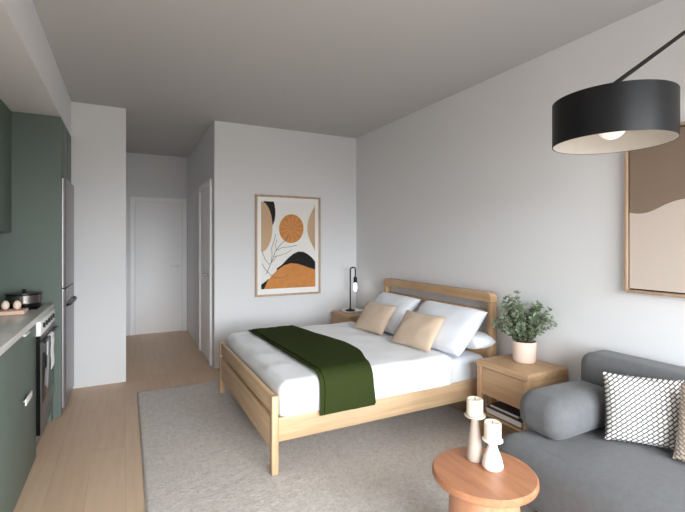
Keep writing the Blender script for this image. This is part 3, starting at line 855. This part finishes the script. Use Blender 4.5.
# tall side panel, cabinet over the fridge, wall cabinet
oc = thing('fridge_housing', 'tall green fridge housing with side panel and cabinet above the fridge', 'cabinet', (-.8, 4.3, 0))
B().box(XL + .005, -.45, 3.977, 4.04, .0005, 2.351).build('side_panel', M['green'], oc)
B().box(XL + .005, KX - .003, 3.905, 3.9765, .0005, .862).build('filler_panel', M['green'], oc)
B().box(XL + .005, -.472, 4.0405, 4.685, 1.90, 2.351).build('body', M['green'], oc)
B().box(-.4715, -.45, 4.0415, 4.36, 1.902, 2.349, .0015).build('door', M['green'], oc)
B().box(-.4715, -.45, 4.363, 4.684, 1.902, 2.349, .0015).build('door', M['green'], oc)
wc = thing('wall_cabinet', 'green wall cabinet at the photo edge above the worktop', 'cabinet', (-.95, 2.8, 1.44))
B().box(XL + .001, -.782, 1.8, 3.9765, 1.442, 2.351).build('body', M['green'], wc)
for k in range(3):
    y0 = 1.8 + k * .7255
    B().box(-.7815, -.762, y0 + .0015, y0 + .724, 1.442, 2.351, .0015).build('door', M['green'], wc)
tag(B().box(XL + .006, XL + .012, 2.09, 3.975, .9005, 1.4415).build('backsplash', M['green'], origin=(XL + .01, 3, .9005)), 'green splashback panel between worktop and wall cabinet', 'splashback')
# fridge
fz = thing('refrigerator', 'tall grey steel fridge with dark drawer handle beside the white wall', 'fridge', (-.8, 4.36, 0))
B().box(XL + .02, -.49, 4.046, 4.68, .02, 1.885, .004).build('body', M['fridge_side'], fz)
for nm, za, zb_ in (('door', 1.005, 1.885), ('drawer', .04, .995)):
    def vfront(e):
        a, c_ = e.verts
        return abs(a.co.z - c_.co.z) > .2 and a.co.x > -.45
    d = B().box(-.489, -.425, 4.048, 4.678, za, zb_, .03, 5, only=vfront).build(nm, M['fridge'], fz)
    if nm == 'drawer':
        B().tube([(-.4245, 4.10, .86), (-.408, 4.13, .86), (-.400, 4.25, .862), (-.398, 4.36, .862), (-.400, 4.48, .862), (-.408, 4.60, .86), (-.4245, 4.63, .86)], .012).build('handle', M['black'], d)
B().box(XL + .05, -.50, 4.06, 4.66, .0005, .0195).build('plinth', M['black'], fz)
# pot, board and eggs
KPX, KPY = -.643, 3.73
po = thing('cooking_pot', 'dark steel cooking pot on the black cooktop', 'pot', (KPX, KPY, .9068))
B().lathe([(0, 0), (.098, 0), (.105, .008), (.107, .095), (.110, .098), (.110, .102), (.103, .102), (.102, .01), (0, .008)], (KPX, KPY, .9070), 48).build('body', M['pan'], po)
B().lathe([(.1075, .035), (.1085, .035), (.1085, .088), (.1075, .088), (.1075, .035)], (KPX, KPY, .9070), 48).build('steel_band', M['pan_band'], po)
B().lathe([(0, .112), (.05, .110), (.09, .104), (.1025, .1025), (.1025, .099), (0, .099)], (KPX, KPY, .9070), 48).build('lid', M['pan'], po)
B().lathe([(0, .130), (.014, .128), (.016, .122), (.008, .112), (0, .112)], (KPX, KPY, .9070), 20).build('lid_knob', M['black'], po)
tag(B().box(-.78, -.585, 3.395, 3.535, .9005, .926, .006, 3).build('chopping_board', M['board'], origin=(-.68, 3.465, .9)), 'pale wooden board on the worktop in front of the pot', 'board')
egg = B().lathe([(0, 0)] + [(.024 * math.sin(a) * (1 - .08 * (1 - math.cos(a))), .026 - .026 * math.cos(a) + .004 * (1 - math.cos(a))) for a in [PI * k / 16 for k in range(1, 16)]] + [(0, .060)], (-.634, 3.465, .9265), 28)
e1 = tag(egg.build('egg', M['egg'], origin=(-.634, 3.465, .9265)), 'pale brown egg on the wooden board, nearer the oven', 'egg', 'eggs on the board')
e2 = e1.copy(); COL.objects.link(e2); e2.location = (-.700, 3.485, .9265); e2.scale = (1, 1, 1)
e2['label'] = 'pale brown egg on the wooden board, nearer the photo edge'

# ------------------------------------------------------------------ light
wd = bpy.data.worlds.new('sky'); scene.world = wd; wd.use_nodes = True
nt = wd.node_tree; bg = nt.nodes['Background']
tc = nt.nodes.new('ShaderNodeTexCoord'); sp = nt.nodes.new('ShaderNodeSeparateXYZ')
nt.links.new(tc.outputs['Generated'], sp.inputs[0])
rp = nt.nodes.new('ShaderNodeValToRGB')
mr = nt.nodes.new('ShaderNodeMapRange'); mr.inputs[1].default_value = -1; mr.inputs[2].default_value = 1
nt.links.new(sp.outputs['Z'], mr.inputs[0]); nt.links.new(mr.outputs[0], rp.inputs['Fac'])
el = rp.color_ramp.elements
el[0].position = 0.47; el[0].color = (.16, .16, .155, 1)
el[1].position = 0.53; el[1].color = (.91, .96, 1, 1)
nt.links.new(rp.outputs['Color'], bg.inputs['Color'])
bg.inputs['Strength'].default_value = 9.0
la = bpy.data.lights.new('window_portal', 'AREA'); la.shape = 'RECTANGLE'; la.size = WX1 - WX0; la.size_y = WZ1 - WZ0
la.cycles.is_portal = True
lo = bpy.data.objects.new('window_portal', la); COL.objects.link(lo)
lo.location = ((WX0 + WX1) / 2, YREAR - .12, (WZ0 + WZ1) / 2); lo.rotation_euler = (PI / 2, 0, 0)

# ------------------------------------------------------------------ camera
cam = bpy.data.cameras.new('camera'); co = bpy.data.objects.new('camera', cam); COL.objects.link(co)
cam.sensor_fit = 'HORIZONTAL'; cam.sensor_width = 36.0; cam.lens = 36.0 * 426 / 685
cam.shift_x = 0.0; cam.shift_y = -(256 - 242) / 685
cam.clip_start = 0.02
co.location = (0, 0, 1.37); co.rotation_euler = (PI / 2, 0, -math.radians(27))
scene.camera = co

scene.view_settings.view_transform = 'Standard'; scene.view_settings.look = 'None'
scene.view_settings.gamma = 1.0; scene.view_settings.use_curve_mapping = False
scene.view_settings.exposure = 1.5
scene.cycles.max_bounces = 12; scene.cycles.diffuse_bounces = 8; scene.cycles.glossy_bounces = 4
scene.cycles.sample_clamp_indirect = 8.0
scene.cycles.caustics_reflective = False; scene.cycles.caustics_refractive = False
